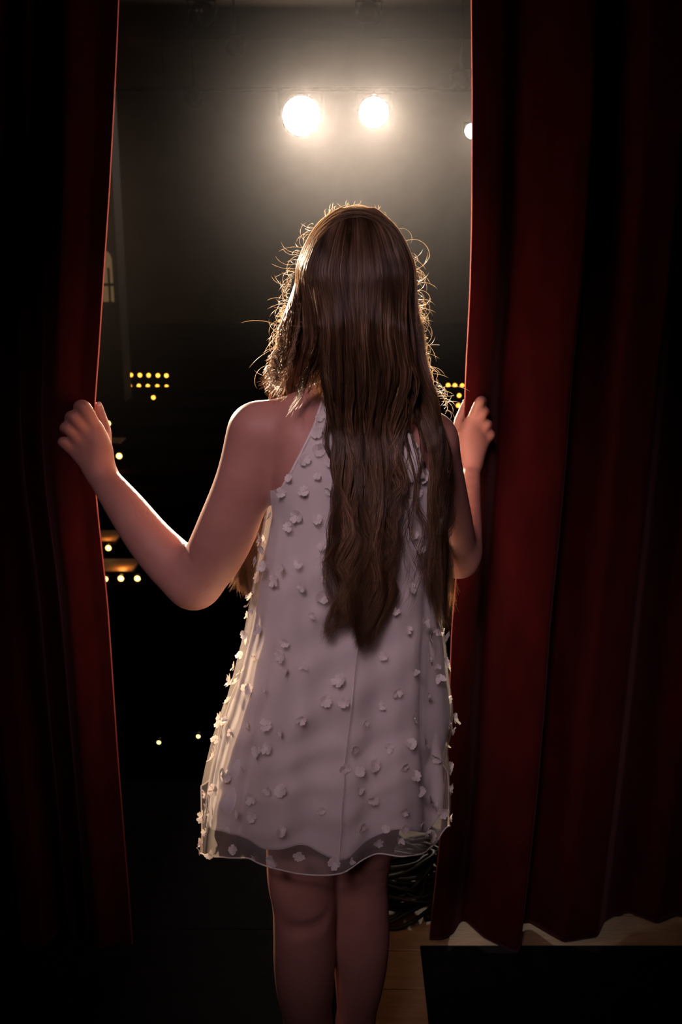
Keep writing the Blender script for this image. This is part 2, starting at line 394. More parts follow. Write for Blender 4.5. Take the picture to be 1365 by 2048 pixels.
for i, x in enumerate((262, 280, 297.5, 316, 333)):
    step_light(x, 750 + 0.3*i, 14.0, 3.6, 'amber', 'small round amber light in the upper row of five at left, %s from the left' % ordn[i], 'upper row of amber lights at left')
for i, x in enumerate((260, 278, 296, 315, 333.5)):
    step_light(x, 771.5 + 0.5*i, 14.0, 3.6, 'amber', 'small round amber light in the lower row of five at left, %s from the left' % ordn[i], 'lower row of amber lights at left')
step_light(307, 795, 13.0, 3.6, 'amber', 'single amber light below the two rows of five at left', None)
for i, x in enumerate((897, 910.5, 925)):
    step_light(x, 770.5 + 0.4*i, 14.0, 3.6, 'amber', 'small amber light in the row of three beside the right hand, %s from the left' % ordn[i], 'row of amber lights at right')
step_light(919, 791, 13.2, 3.6, 'amber', 'single amber light just under the row of three at right', None)
step_light(917, 811, 12.6, 3.6, 'amber', 'lowest amber light at right, beside the thumb', None)
for x, y, Y, r, mtn, lab in ((216, 847, 11.0, 5, 'amber_hot', 'yellow aisle light beside the left hand knuckles'),
                        (238.5, 912, 9.9, 5.2, 'amber_hot', 'yellow aisle light right of the left wrist'),
                        (217, 1096, 7.85, 5.2, 'amber_hot', 'yellow aisle light above the pair, under the left forearm'),
                        (242, 1157, 7.2, 5.4, 'amber_hot', 'yellow aisle light, left one of the pair below the forearm'),
                        (275, 1157, 7.2, 5.4, 'amber_hot', 'yellow aisle light, right one of the pair below the forearm'),
                        (211, 1158, 7.2, 5.0, 'amber_hot', 'yellow aisle light half hidden by the left curtain edge'),
                        (318, 1484.5, 4.6, 3.6, 'led', 'tiny yellow floor light, lower left of the two in the dark'),
                        (397, 1472.5, 4.6, 3.6, 'led', 'tiny yellow floor light, right of the two in the dark')):
    L = step_light(x, y, Y, r, mtn, lab, None)
# glowing wooden stair treads of the side aisle: one flight
fl = thing('aisle_stairs', (P(205,1150,7.3)[0], 7.3, FRONTZ), 'amber-lit wooden aisle steps beside the left curtain', 'stairs')
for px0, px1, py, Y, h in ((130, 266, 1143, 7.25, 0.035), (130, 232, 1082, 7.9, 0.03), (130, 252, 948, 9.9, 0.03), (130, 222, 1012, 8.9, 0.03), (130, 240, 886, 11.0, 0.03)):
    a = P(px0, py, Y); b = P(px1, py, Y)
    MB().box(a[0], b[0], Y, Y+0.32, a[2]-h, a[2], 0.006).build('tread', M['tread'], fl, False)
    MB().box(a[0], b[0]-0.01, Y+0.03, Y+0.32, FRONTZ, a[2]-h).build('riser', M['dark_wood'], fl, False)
for (px, py, Y, e) in ((245, 1128, 7.32, 0.5), (215, 1068, 7.95, 0.3), (235, 932, 9.95, 0.5), (250, 738, 13.8, 0.3)):
    d = bpy.data.lights.new('aisle_glow', 'POINT'); d.energy = e; d.color = (1, 0.5, 0.14); d.shadow_soft_size = 0.03
    o = bpy.data.objects.new('aisle_glow', d); C.objects.link(o); o.location = P(px, py, Y)

# ------------------------------------------------------------------ curtains
def curtain(name, keys, sgn, label, folds, width, hem):
    """keys: free edge as (px, py, Y); sgn -1 cloth runs left. folds: (distance, depth) profile from the edge"""
    E = np.array([P(*k) for k in keys]); E = E[np.argsort(E[:, 2])]
    rows = np.concatenate([np.linspace(hem, 2.0, 150), np.linspace(2.02, 3.9, 40)])
    fd = np.array(folds)
    s = np.concatenate([[0, 0.0015, 0.004, 0.008], np.linspace(0.013, 0.9, 260), np.linspace(0.91, width, 60)])
    xe = np.interp(rows, E[:, 2], E[:, 0]); ye = np.interp(rows, E[:, 2], E[:, 1])
    ker = np.exp(-np.linspace(-2, 2, 13)**2); ker /= ker.sum()
    def sm(a): return np.convolve(np.pad(a, 6, mode='edge'), ker, 'valid')
    xe = sm(xe); ye = sm(ye)
    top = np.array([xe[-1], 1.86])
    V = []
    for i, z in enumerate(rows):
        pull = np.exp(-(s/0.28)**2)
        base = 1.87
        Y = base + (ye[i]-base)*pull
        # folds crowd together where the hand bunches the cloth
        q = s*(1 + 0.10*np.exp(-((z-1.15)/0.35)**2)*pull) + 0.012*np.sin(z*2.1 + s*4)*np.minimum(1, s/0.1) 
        prof = np.interp(q, fd[:, 0], fd[:, 1])
        amp = 0.75 + 0.25*np.cos((z-0.2)*0.9)
        Y = Y + prof*amp*np.clip(s/0.03, 0, 1)
        Y[0] -= 0.0; 
        x = xe[0]*0 + xe[i] + sgn*s*(1.0) 
        # distant cloth hangs plumb whatever the edge does
        x = x + (top[0]-xe[i])*(1-np.exp(-(s/0.45)**2))
        V.append(np.stack([x, Y, np.full_like(s, z) + (0.006*np.sin(s*21) if i == 0 else 0)], 1))
    V = np.array(V); R, K = V.shape[:2]
    # smooth along the width to round the folds
    for _ in range(3):
        V[:, 2:-1, 1] = (V[:, 1:-2, 1] + V[:, 2:-1, 1]*2 + V[:, 3:, 1])/4
    idx = np.arange(R*K).reshape(R, K)
    f = np.stack([idx[:-1, :-1], idx[:-1, 1:], idx[1:, 1:], idx[1:, :-1]], -1).reshape(-1, 4)
    me = fastmesh(name, V.reshape(-1, 3), [f])
    t = thing(name, (xe[0]+sgn*0.5, 1.87, 0), label, 'curtain')
    o = link('cloth', me, M['velvet'], t)
    md = o.modifiers.new('thick', 'SOLIDIFY'); md.thickness = 0.0045; md.offset = 0
    # turned hem down the free edge
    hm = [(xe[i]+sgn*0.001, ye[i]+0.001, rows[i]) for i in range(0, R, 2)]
    MB().tube(hm, 0.0026, 8).build('edge_hem', M['velvet_rim_light'], t)
    MB().tube([(V[-1, j, 0], V[-1, j, 1], 3.9) for j in range(4, K, 4)], 0.012, 6).build('header_tape', M['velvet'], t)
    return t, V, E
lk = [(240,-300,1.86), (237, 0, 1.83), (228, 200, 1.80), (217, 400, 1.75), (206, 560, 1.68), (196, 720, 1.63), (189, 800, 1.602), (186, 900, 1.60), (192, 1000, 1.61), (203, 1100, 1.64), (214, 1200, 1.68),
      (221, 1300, 1.72), (234, 1500, 1.78), (250, 1700, 1.83), (262, 1850, 1.86), (268, 1960, 1.87)]
lf = [(0,0),(0.03,0.0),(0.07,-0.03),(0.10,-0.005),(0.115,0.05),(0.13,0.04),(0.145,0.0),(0.16,0.04),(0.18,0.05),(0.22,0.0),(0.27,-0.01),(0.30,0.05),(0.33,0.06),(0.38,0.0),(0.44,0.0),(0.47,0.06),(0.5,0.05),(0.58,-0.02),(0.63,0.05),(0.7,0.0),(0.75,0.06)]
x_ = 0.75
while x_ < 2.6:
    x_ += 0.07; lf.append((x_, -0.01)); x_ += 0.06; lf.append((x_, 0.06))
curtain('stage_curtain', lk, -1, 'dark red velvet stage curtain held back by the left hand', lf, 2.0, 0.012)
rk = [(944,-300,1.88), (944, 0, 1.86), (946, 200, 1.84), (945.5, 300, 1.83), (945, 450, 1.80), (941, 600, 1.77), (933, 740, 1.745), (931, 800, 1.735), (930, 900, 1.735), (925, 1000, 1.745), (914, 1150, 1.77), (905, 1250, 1.79), (900, 1400, 1.82),
      (889, 1600, 1.85), (874, 1750, 1.87), (858, 1890, 1.885)]
rf = [(0,0),(0.02,-0.006),(0.05,0.008),(0.07,0.05),(0.085,0.055),(0.12,0.0),(0.17,-0.03),(0.195,-0.035),(0.205,0.06),(0.23,0.07),(0.29,0.0),(0.36,0.01),(0.385,0.06),(0.41,0.08),(0.45,0.10),(0.50,0.07),(0.55,0.1)]
x_ = 0.55
while x_ < 2.6:
    x_ += 0.07; rf.append((x_, 0.05)); x_ += 0.07; rf.append((x_, 0.095))
curtain('stage_curtain', rk, 1, 'dark red velvet stage curtain gripped by the right hand, its edge brightly lit', rf, 2.0, 0.010)
# second narrow fold of the right edge, the doubled hem that parts from it below the lamp glint
q = [P(*k) for k in ((947, 430, 1.815), (946, 520, 1.80), (944, 600, 1.785), (942, 700, 1.765), (941, 800, 1.75))]
q = crom(np.array(q), 30)

# curtain track
MB().tube([(-2.9, 1.87, 3.93), (2.9, 1.87, 3.93)], 0.025, 10).build('curtain_track', M['black_metal'], None, label='black curtain track carrying both curtains', cat='curtain track')

# ------------------------------------------------------------------ the girl: signed distance body, one surface
def seg(p, a, b, ra, rb):
    ab = b-a; L = max(float(ab@ab), 1e-12)
    h = np.clip(((p-a)@ab)/L, 0, 1)
    d = p - a - h[..., None]*ab
    return np.sqrt((d*d).sum(-1)) - (ra + (rb-ra)*h)
def smin(a, b, k):
    h = np.maximum(k-np.abs(a-b), 0)/k
    return np.minimum(a, b) - h*h*k*0.25
prims = []      # (group, a, b, ra, rb, k)
def chain(g, pts, k=0.02):
    wchain(g, [(*P(x, y, Y), r*S(y, Y)) for x, y, Y, r in pts], k)
def wchain(g, pts, k=0.02):
    """one limb: the points are splined and joined by plain union; k blends the limb with the rest"""
    p = np.array(pts, float)
    if len(p) > 2: p = crom(p, (len(p)-1)*5+1)
    prims.append((g, [(p[i, :3], p[i+1, :3], p[i, 3], p[i+1, 3]) for i in range(len(p)-1)], k))
# trunk
T = []
for y, xa_, xb_, r, Y in ((885, 640, 790, 72, 1.395), (960, 648, 785, 98, 1.39), (1060, 655, 775, 96, 1.388), (1180, 668, 762, 92, 1.388), (1290, 655, 775, 104, 1.388), (1400, 640, 785, 104, 1.388), (1470, 640, 785, 95, 1.388)):
    chain('trunk', [(xa_, y, Y-0.0, r), (xb_, y, Y+0.012, r)], 0.045)
chain('trunk', [(718, 640, 1.395, 44), (716, 720, 1.395, 42), (716, 800, 1.392, 50)], 0.03)
chain('trunk', [(700, 775, 1.39, 30), (590, 822, 1.39, 34), (520, 852, 1.395, 40)], 0.03)
chain('trunk', [(735, 775, 1.395, 30), (805, 822, 1.41, 34), (862, 868, 1.43, 38)], 0.03)
chain('trunk', [(600, 880, 1.372, 46), (620, 960, 1.368, 50)], 0.03)
chain('trunk', [(820, 890, 1.385, 42), (805, 960, 1.38, 46)], 0.03)
# left arm
chain('arm', [(512, 866, 1.395, 57), (489, 960, 1.40, 56), (455, 1055, 1.42, 59), (424, 1118, 1.44, 56), (392, 1160, 1.452, 51)], 0.022)
chain('fore', [(386, 1166, 1.455, 51), (345, 1128, 1.47, 50), (300, 1080, 1.49, 45), (252, 1016, 1.525, 38), (206, 955, 1.565, 28)], 0.02)
# right arm
chain('arm', [(866, 884, 1.432, 50), (882, 960, 1.465, 47), (897, 1040, 1.51, 47), (912, 1102, 1.55, 42), (918, 1112, 1.555, 38)], 0.022)
chain('fore', [(920, 1114, 1.557, 37), (933, 1080, 1.58, 31), (938, 1010, 1.635, 24), (944, 930, 1.70, 17)], 0.02)
# legs
chain('leg', [(635, 1470, 1.388, 92), (618, 1600, 1.382, 84), (604, 1740, 1.375, 69), (608, 1805, 1.372, 62), (608, 1865, 1.37, 59.5), (609, 1925, 1.37, 60), (611, 1985, 1.372, 55), (617, 2048, 1.375, 42)], 0.02)
a = P(617, 2048, 1.375)
wchain('leg', [(*a, 42*S(2048, 1.375)), (-0.036, 1.385, 0.15, 0.026), (-0.036, 1.39, 0.085, 0.025)])
wchain('foot', [(-0.036, 1.37, 0.035, 0.027), (-0.038, 1.45, 0.035, 0.026), (-0.040, 1.53, 0.024, 0.020), (-0.042, 1.565, 0.02, 0.014)], 0.02)
wchain('foot', [(-0.036, 1.385, 0.09, 0.028), (-0.036, 1.385, 0.04, 0.029)], 0.02)
chain('leg', [(775, 1470, 1.395, 90), (738, 1600, 1.405, 76), (719, 1740, 1.415, 59), (721, 1805, 1.418, 55), (722, 1850, 1.42, 56), (722, 1900, 1.42, 55), (719, 1970, 1.422, 47), (711, 2048, 1.425, 34)], 0.02)
a = P(711, 2048, 1.425)
wchain('leg', [(*a, 34*S(2048, 1.425)), (0.022, 1.44, 0.15, 0.023), (0.024, 1.445, 0.085, 0.024)])
wchain('foot', [(0.024, 1.425, 0.035, 0.026), (0.028, 1.50, 0.035, 0.025), (0.034, 1.58, 0.024, 0.020), (0.038, 1.615, 0.02, 0.014)], 0.02)
wchain('foot', [(0.024, 1.44, 0.09, 0.026), (0.024, 1.44, 0.04, 0.028)], 0.02)
# left hand: (mcp, pip, dip, tip)
hl = 0.006
W = (203, 950, 1.565)
for (mx, my, mY, mr) in ((191, 856, 1.578, 13), (174, 864, 1.574, 12.5), (155, 876, 1.573, 12), (139, 893, 1.575, 11.5)):
    chain('handL', [(W[0]+(mx-165)*0.28, W[1]-6+(my-870)*0.15, W[2], 19), (mx, my, mY, mr)], 0.012)
chain('handL', [(196, 935, 1.568, 24), (205, 900, 1.572, 19), (196, 866, 1.578, 13)], 0.012)
chain('fingerL', [(191, 856, 1.578, 12.5), (169, 816, 1.568, 13), (158, 815, 1.592, 10.5), (170, 826, 1.606, 9)], hl)
chain('fingerL', [(174, 864, 1.574, 11.5), (148, 835, 1.566, 11.5), (140, 837, 1.592, 10), (152, 846, 1.606, 8.5)], hl)
chain('fingerL', [(155, 876, 1.573, 11), (134, 856, 1.568, 10.5), (130, 860, 1.592, 9.5), (142, 868, 1.606, 8)], hl)
chain('fingerL', [(139, 893, 1.575, 10.5), (127, 884, 1.572, 9.5), (126, 888, 1.592, 8.5), (136, 894, 1.604, 7.5)], hl)
chain('fingerL', [(204, 915, 1.58, 17), (211, 868, 1.60, 11.5), (204, 838, 1.613, 9.5), (196, 812, 1.617, 8.2)], 0.008)
# right hand
for (mx, my, mY, mr) in ((944, 842, 1.722, 10.5), (955, 850, 1.722, 10.5), (965, 861, 1.725, 10.5), (974, 876, 1.728, 10)):
    chain('handR', [(944+(mx-958)*0.3, 926, 1.70, 14), (mx, my, mY, mr)], 0.012)
chain('handR', [(936, 915, 1.705, 14), (930, 880, 1.715, 14), (938, 850, 1.72, 10)], 0.012)
chain('fingerR', [(944, 842, 1.722, 10), (960, 804, 1.715, 9.5), (967, 806, 1.738, 8), (957, 818, 1.752, 7)], hl)
chain('fingerR', [(955, 850, 1.722, 9.5), (968, 824, 1.716, 9), (973, 829, 1.74, 8), (961, 838, 1.754, 7)], hl)
chain('fingerR', [(965, 861, 1.725, 9), (975, 848, 1.72, 8.5), (978, 853, 1.742, 7.5), (968, 860, 1.754, 6.5)], hl)
chain('fingerR', [(974, 876, 1.728, 8.5), (982, 869, 1.725, 8), (982, 874, 1.744, 7), (974, 879, 1.754, 6)], hl)
chain('fingerR', [(926, 895, 1.715, 14), (917, 852, 1.735, 9.5), (925, 826, 1.745, 8.3), (933, 806, 1.75, 7.3)], 0.008)

HC = np.array([0.0195, 1.385, 1.385])   # head centre
def head_field(p):
    d = (p-HC)/np.array([0.070, 0.088, 0.104]); q = np.sqrt((d*d).sum(-1)); f = (q-1)*0.078
    # face faces +Y
    f = smin(f, seg(p, HC+[0,0.045,-0.055], HC+[0,0.058,-0.085], 0.042, 0.024), 0.03)           # jaw
    f = smin(f, seg(p, HC+[0,0.084,-0.002], HC+[0,0.098,-0.030], 0.006, 0.010), 0.012)          # nose
    for s_ in (-1, 1):
        f = -smin(-f, seg(p, HC+[s_*0.028,0.094,0.0], HC+[s_*0.032,0.094,0.0], 0.012, 0.012), 0.012) # sockets
        f = smin(f, seg(p, HC+[s_*0.070,0.006,0.012], HC+[s_*0.068,0.002,-0.028], 0.010, 0.007), 0.006) # ears
        f = smin(f, seg(p, HC+[s_*0.034,0.06,-0.03], HC+[s_*0.03,0.06,-0.035], 0.018, 0.018), 0.02)
    f = smin(f, seg(p, HC+[-0.014,0.083,-0.050], HC+[0.014,0.083,-0.050], 0.006, 0.006), 0.005) # lips
    f = smin(f, seg(p, HC+[-0.010,0.082,-0.059], HC+[0.010,0.082,-0.059], 0.006, 0.006), 0.005)
    return f
def grid_field(lo, hi, h, pr, extra=None):
    nx, ny, nz = [int((hi[i]-lo[i])/h)+1 for i in range(3)]
    xs, ys, zs = [lo[i]+h*np.arange(n_) for i, n_ in enumerate((nx, ny, nz))]
    Fd = np.full((nx, ny, nz), 0.05, dtype=np.float32)
    def region(mn, mx):
        sl = []
        for i, ax in enumerate((xs, ys, zs)):
            a0 = max(0, int((mn[i]-lo[i])/h)); a1 = min(len(ax), int((mx[i]-lo[i])/h)+2); sl.append(slice(a0, a1))
        G = np.stack(np.meshgrid(xs[sl[0]], ys[sl[1]], zs[sl[2]], indexing='ij'), -1)
        return tuple(sl), G
    for g, segs, k in pr:
        al = np.array([q for s_ in segs for q in s_[:2]]); pad = max(max(s_[2], s_[3]) for s_ in segs)+0.045
        sl0, G0 = region(al.min(0)-pad, al.max(0)+pad)
        if 0 in G0.shape: continue
        loc = np.full(G0.shape[:3], 0.05, dtype=np.float32)
        for a, b, ra, rb in segs:
            pad = max(ra, rb)+0.045
            sl, G = region(np.minimum(a, b)-pad, np.maximum(a, b)+pad)
            if 0 in G.shape: continue
            rel = tuple(slice(q.start-q0.start, q.stop-q0.start) for q, q0 in zip(sl, sl0))
            rel = tuple(slice(max(0, q.start), q.stop) for q in rel)
            v_ = seg(G, a, b, ra, rb).astype(np.float32)
            tgt = loc[rel]; v_ = v_[:tgt.shape[0], :tgt.shape[1], :tgt.shape[2]]
            loc[rel] = smin(tgt, v_, 0.003)
        Fd[sl0] = smin(Fd[sl0], loc, k)
    if extra:
        for fn, mn, mx, k in extra:
            sl, G = region(mn, mx); Fd[sl] = smin(Fd[sl], fn(G).astype(np.float32), k)
    return Fd, lo, h
def nets(Fd, lo, h):
    ins = Fd < 0
    c = [ins[i:ins.shape[0]-1+i, j:ins.shape[1]-1+j, k:ins.shape[2]-1+k] for i in (0,1) for j in (0,1) for k in (0,1)]
    s = sum(x.astype(np.int8) for x in c)
    act = (s > 0) & (s < 8); I = np.argwhere(act)
    idm = np.full(act.shape, -1, dtype=np.int32); idm[act] = np.arange(len(I))
    cor = [(i, j, k) for i in (0,1) for j in (0,1) for k in (0,1)]
    vals = {q: Fd[I[:,0]+q[0], I[:,1]+q[1], I[:,2]+q[2]] for q in cor}
    acc = np.zeros((len(I), 3)); cnt = np.zeros(len(I))
    for q in cor:
        for ax in range(3):
            if q[ax] == 0:
                r = list(q); r[ax] = 1; r = tuple(r)
                a, b = vals[q], vals[r]; m = (a < 0) != (b < 0)
                t = np.where(m, a/np.where(m, a-b, 1), 0)
                p = np.tile(np.array(q, float), (len(I), 1)); p[:, ax] += t
                acc[m] += p[m]; cnt += m
    V = (I + acc/cnt[:, None])*h + np.array(lo)
    Fs = []
    for ax in range(3):
        sl0 = [slice(None)]*3; sl1 = [slice(None)]*3; sl0[ax] = slice(0, -1); sl1[ax] = slice(1, None)
        ch = ins[tuple(sl0)] != ins[tuple(sl1)]; E = np.argwhere(ch)
        o1, o2 = [a for a in range(3) if a != ax]
        ok = (E[:, o1] > 0) & (E[:, o2] > 0) & (E[:, o1] < act.shape[o1]) & (E[:, o2] < act.shape[o2]) ; E = E[ok]
        flip = ins[tuple(E.T)]
        q = []
        for d1, d2 in ((-1,-1),(0,-1),(0,0),(-1,0)):
            e = E.copy(); e[:, o1] += d1; e[:, o2] += d2; q.append(idm[tuple(e.T)])
        q = np.stack(q, 1)
        if ax == 1: flip = ~flip
        q[~flip] = q[~flip][:, ::-1]
        Fs.append(q)
    return V, np.concatenate(Fs)
def smooth_mesh(V, Q, it=2, lam=0.5):
    for _ in range(it):
        acc = np.zeros_like(V); cnt = np.zeros(len(V))
        for a, b in ((0,1),(1,2),(2,3),(3,0)):
            for i, j in ((a,b),(b,a)):
                for ax in range(3): acc[:, ax] += np.bincount(Q[:, i], V[Q[:, j], ax], len(V))
                cnt += np.bincount(Q[:, i], minlength=len(V))
        V = V + lam*(acc/np.maximum(cnt,1)[:, None]-V)
    return V
h = 0.0028
lo = [-0.46, 1.24, -0.004]; hi = [0.30, 1.80, 1.52]
order = ['trunk', 'leg', 'foot', 'arm', 'fore', 'handL', 'handR', 'fingerL', 'fingerR']
pr = sorted(prims, key=lambda p: order.index(p[0]))
Fd, lo_, h_ = grid_field(lo, hi, h, pr, [(head_field, HC-0.14, HC+0.15, 0.012)])
def carve(a, b, r_, k):
    mn = np.minimum(a, b)-0.04; mx = np.maximum(a, b)+0.04
    sl = tuple(slice(int((mn[i]-lo[i])/h), int((mx[i]-lo[i])/h)+1) for i in range(3))
    G_ = np.stack(np.meshgrid(*[lo[i]+h*np.arange(sl[i].start, sl[i].stop) for i in range(3)], indexing='ij'), -1)
    Fd[sl] = -smin(-Fd[sl], seg(G_, a, b, r_, r_).astype(np.float32), k)
carve(P(576, 1864, 1.3215), P(642, 1860, 1.3215), 0.002, 0.024)      # skin fold behind the left knee
carve(P(642, 1860, 1.3215), P(666, 1838, 1.330), 0.002, 0.022)
carve(P(366, 1092, 1.43), P(372, 1120, 1.405), 0.004, 0.010)       # crook of the left elbow
V, Q = nets(Fd, lo, h)
V = smooth_mesh(V, Q, 2, 0.4)
V[:, 2] = np.maximum(V[:, 2], 0.0065)
girl = thing('person', (0, 1.40, 0.006), 'person with long brown hair in a white flowered dress, seen from behind, parting the curtains', 'person')
link('body', fastmesh('body', V, [Q]), M['skin'], girl)
del Fd
def trunk_f(p):
    f = np.full(p.shape[:-1], 0.5)
    for g, segs, k in pr:
        if g != 'trunk': continue
        l = np.full(p.shape[:-1], 0.5)
        for a, b, ra, rb in segs: l = np.minimum(l, seg(p, a, b, ra, rb))
        f = smin(f, l, k)
    return f
for s_ in (-1, 1):
    e = thing('eye', (0,0,0), None, None); C.objects.unlink(e); bpy.data.objects.remove(e)
    m_ = MB().lathe([(0.0105*math.sin(a), -0.0105*math.cos(a)) for a in np.linspace(0, math.pi, 9)], HC+[s_*0.029, 0.076, 0.0], (0,1,0), 14)
    m_.build('eye', M['eye'], girl)
for (x, y, Y, r, nx) in ((197, 809, 1.6135, 5.5, 0.5), (932, 803, 1.7445, 5, -0.5)):
    c = P(x, y, Y); sc = S(y, Y)*r
    MB().lathe([(0, -0.0035), (sc*0.7, -0.003), (sc, -0.0015), (sc*0.9, 0.0), (0, 0.0005)], c + np.array([0.003*nx, -0.0025, 0.001]), (-nx*0.3, 1, 0), 12).build('thumbnail', M['nail'], girl)

# ------------------------------------------------------------------ dress
DY = 1.39
prof = np.array([  # py, left px, right px, half depth
 (975, 549, 884, 0.078), (1010, 542, 884, 0.083), (1100, 526, 882, 0.092), (1170, 515, 879, 0.095), (1250, 500, 877, 0.100), (1330, 480, 877, 0.108),
 (1430, 452, 879, 0.120), (1550, 431, 884, 0.132), (1650, 419, 886, 0.140), (1712, 413, 884, 0.145), (1760, 410, 882, 0.148)])
NP = 220
def ring(py, off=0.0, flute=1.0, ph0=0.0):
    xl, xr, hd = [np.interp(py, prof[:, 0], prof[:, i]) for i in (1, 2, 3)]
    a = P(xl, py, DY); b = P(xr, py, DY)
    cx = (a[0]+b[0])/2; hw = (b[0]-a[0])/2; z = a[2]
    ph = np.linspace(0, 2*np.pi, NP, endpoint=False)
    g = np.clip((py-1000)/560, 0, 1)**0.8
    fl_ = flute*g*(0.013*np.cos(7*ph+0.6+ph0) + 0.010*np.cos(11*ph+2.0+py*0.0008) + 0.007*np.cos(17*ph+1-py*0.001))
    fl_ *= 0.35+0.65*np.abs(np.cos(ph))**1.0*1 + 0.0
    # one deep pleat down the left back
    rx = hw+off; ry = hd+off
    n_ = 2.3
    c, s_ = np.cos(ph), np.sin(ph)
    x = cx + np.sign(c)*np.abs(c)**(2/n_)*(rx) + fl_*c*0.25
    y = DY + np.sign(s_)*np.abs(s_)**(2/n_)*(ry) + fl_*s_*1.0
    wr = 0.0022*np.sin(py*0.021+3*ph)*np.sin(py*0.047+ph*5)
    y += wr*s_*2
    xp = (x-cx)/hw
    y += -0.012*g*np.exp(-((xp+0.72)/0.06)**2)*(s_ < 0) + 0.010*g*np.exp(-((xp+0.58)/0.07)**2)*(s_ < 0)
    return np.stack([x, y, np.full_like(x, z)], 1)
def tube_mesh(rows, hemz):
    """rows: list of (NP,3); last row z replaced by hemz(phi)"""
    V = np.array(rows); n_ = len(rows); idx = np.arange(n_*NP).reshape(n_, NP)
    f = np.stack([idx[:-1], np.roll(idx, -1, 1)[:-1], np.roll(idx, -1, 1)[1:], idx[1:]], -1).reshape(-1, 4)
    return V, f
def hem_rows(off, pys, curve, flute=1.0):
    """curve: px -> py of the hem on the camera side"""
    out = []
    last = pys[-1]
    base = ring(1712, off, flute)
    hx = 682.5 + base[:, 0]/DY*F*0.0
    # pixel x of each ring point at the hem
    tt = (base[:, 1])/ (math.cos(PITCH) + 0)
    pxs = []
    for p in base:
        d = p - np.array([0, 0, CAMZ]); zc = d[1]*math.cos(PITCH) - d[2]*math.sin(PITCH)
        pxs.append(682.5 + F*d[0]/zc)
    hem = np.interp(pxs, curve[:, 0], curve[:, 1])
    front = base[:, 1] > DY
    # same world height front and back
    zl = np.array([P(682, hy, by)[2] for hy, by in zip(hem, base[:, 1])])
    zb = P(682, 1690, DY-0.14)[2]
    zl[front] = zb + 0.5*(zl[front]-zl[front].mean())*0.3 + 0.012*np.sin(np.linspace(0, 25, front.sum()))
    k_ = np.array([1,2,3,2,1])/9.
    zl = sum(w_*np.roll(zl, i) for i, w_ in zip((-2,-1,0,1,2), k_))
    ztop = ring(pys[0], off, flute)[0, 2]
    zbot = P(682, 1712, DY)[2]
    for py in pys:
        r = ring(py, off, flute); f_ = (ztop - r[0, 2])/(ztop-zbot)
        if f_ > 0.55:
            w_ = min(1, (f_-0.55)/0.45); 
            r[:, 2] = r[:, 2] + (zl - zbot)*w_
        out.append(r)
    return out
inner = np.array([(400,1652),(420,1655),(500,1678),(530,1699),(570,1699),(600,1688),(620,1691),(650,1713),(680,1722),(705,1714),(720,1692),(750,1672),(790,1657),(820,1661),(850,1667),(868,1645),(890,1600)])
outer = np.array([(400,1706),(413,1710),(450,1716),(500,1716),(530,1731),(600,1749),(650,1752),(690,1746),(720,1722),(755,1706),(800,1713),(840,1709),(870,1690),(887,1652)])
pys = list(np.linspace(975, 1712, 100))
# keep the cloth outside the body
def clear_body(rows, off):
    out = []
    for r in rows:
        c = np.array([r[:, 0].mean(), DY])
        v = r[:, :2]-c; L = np.sqrt((v**2).sum(1)); u = v/L[:, None]
        for it in range(3):
            p = np.concatenate([c+u*L[:, None], r[:, 2:3]], 1); f = trunk_f(p)
            L = L + np.maximum(0, off - f)
        rr = r.copy(); rr[:, :2] = c+u*L[:, None]; out.append(rr)
    return out
rin = clear_body(hem_rows(-0.005, pys, inner, 1.2), 0.004)
Vl, fl4 = tube_mesh(rin, None)
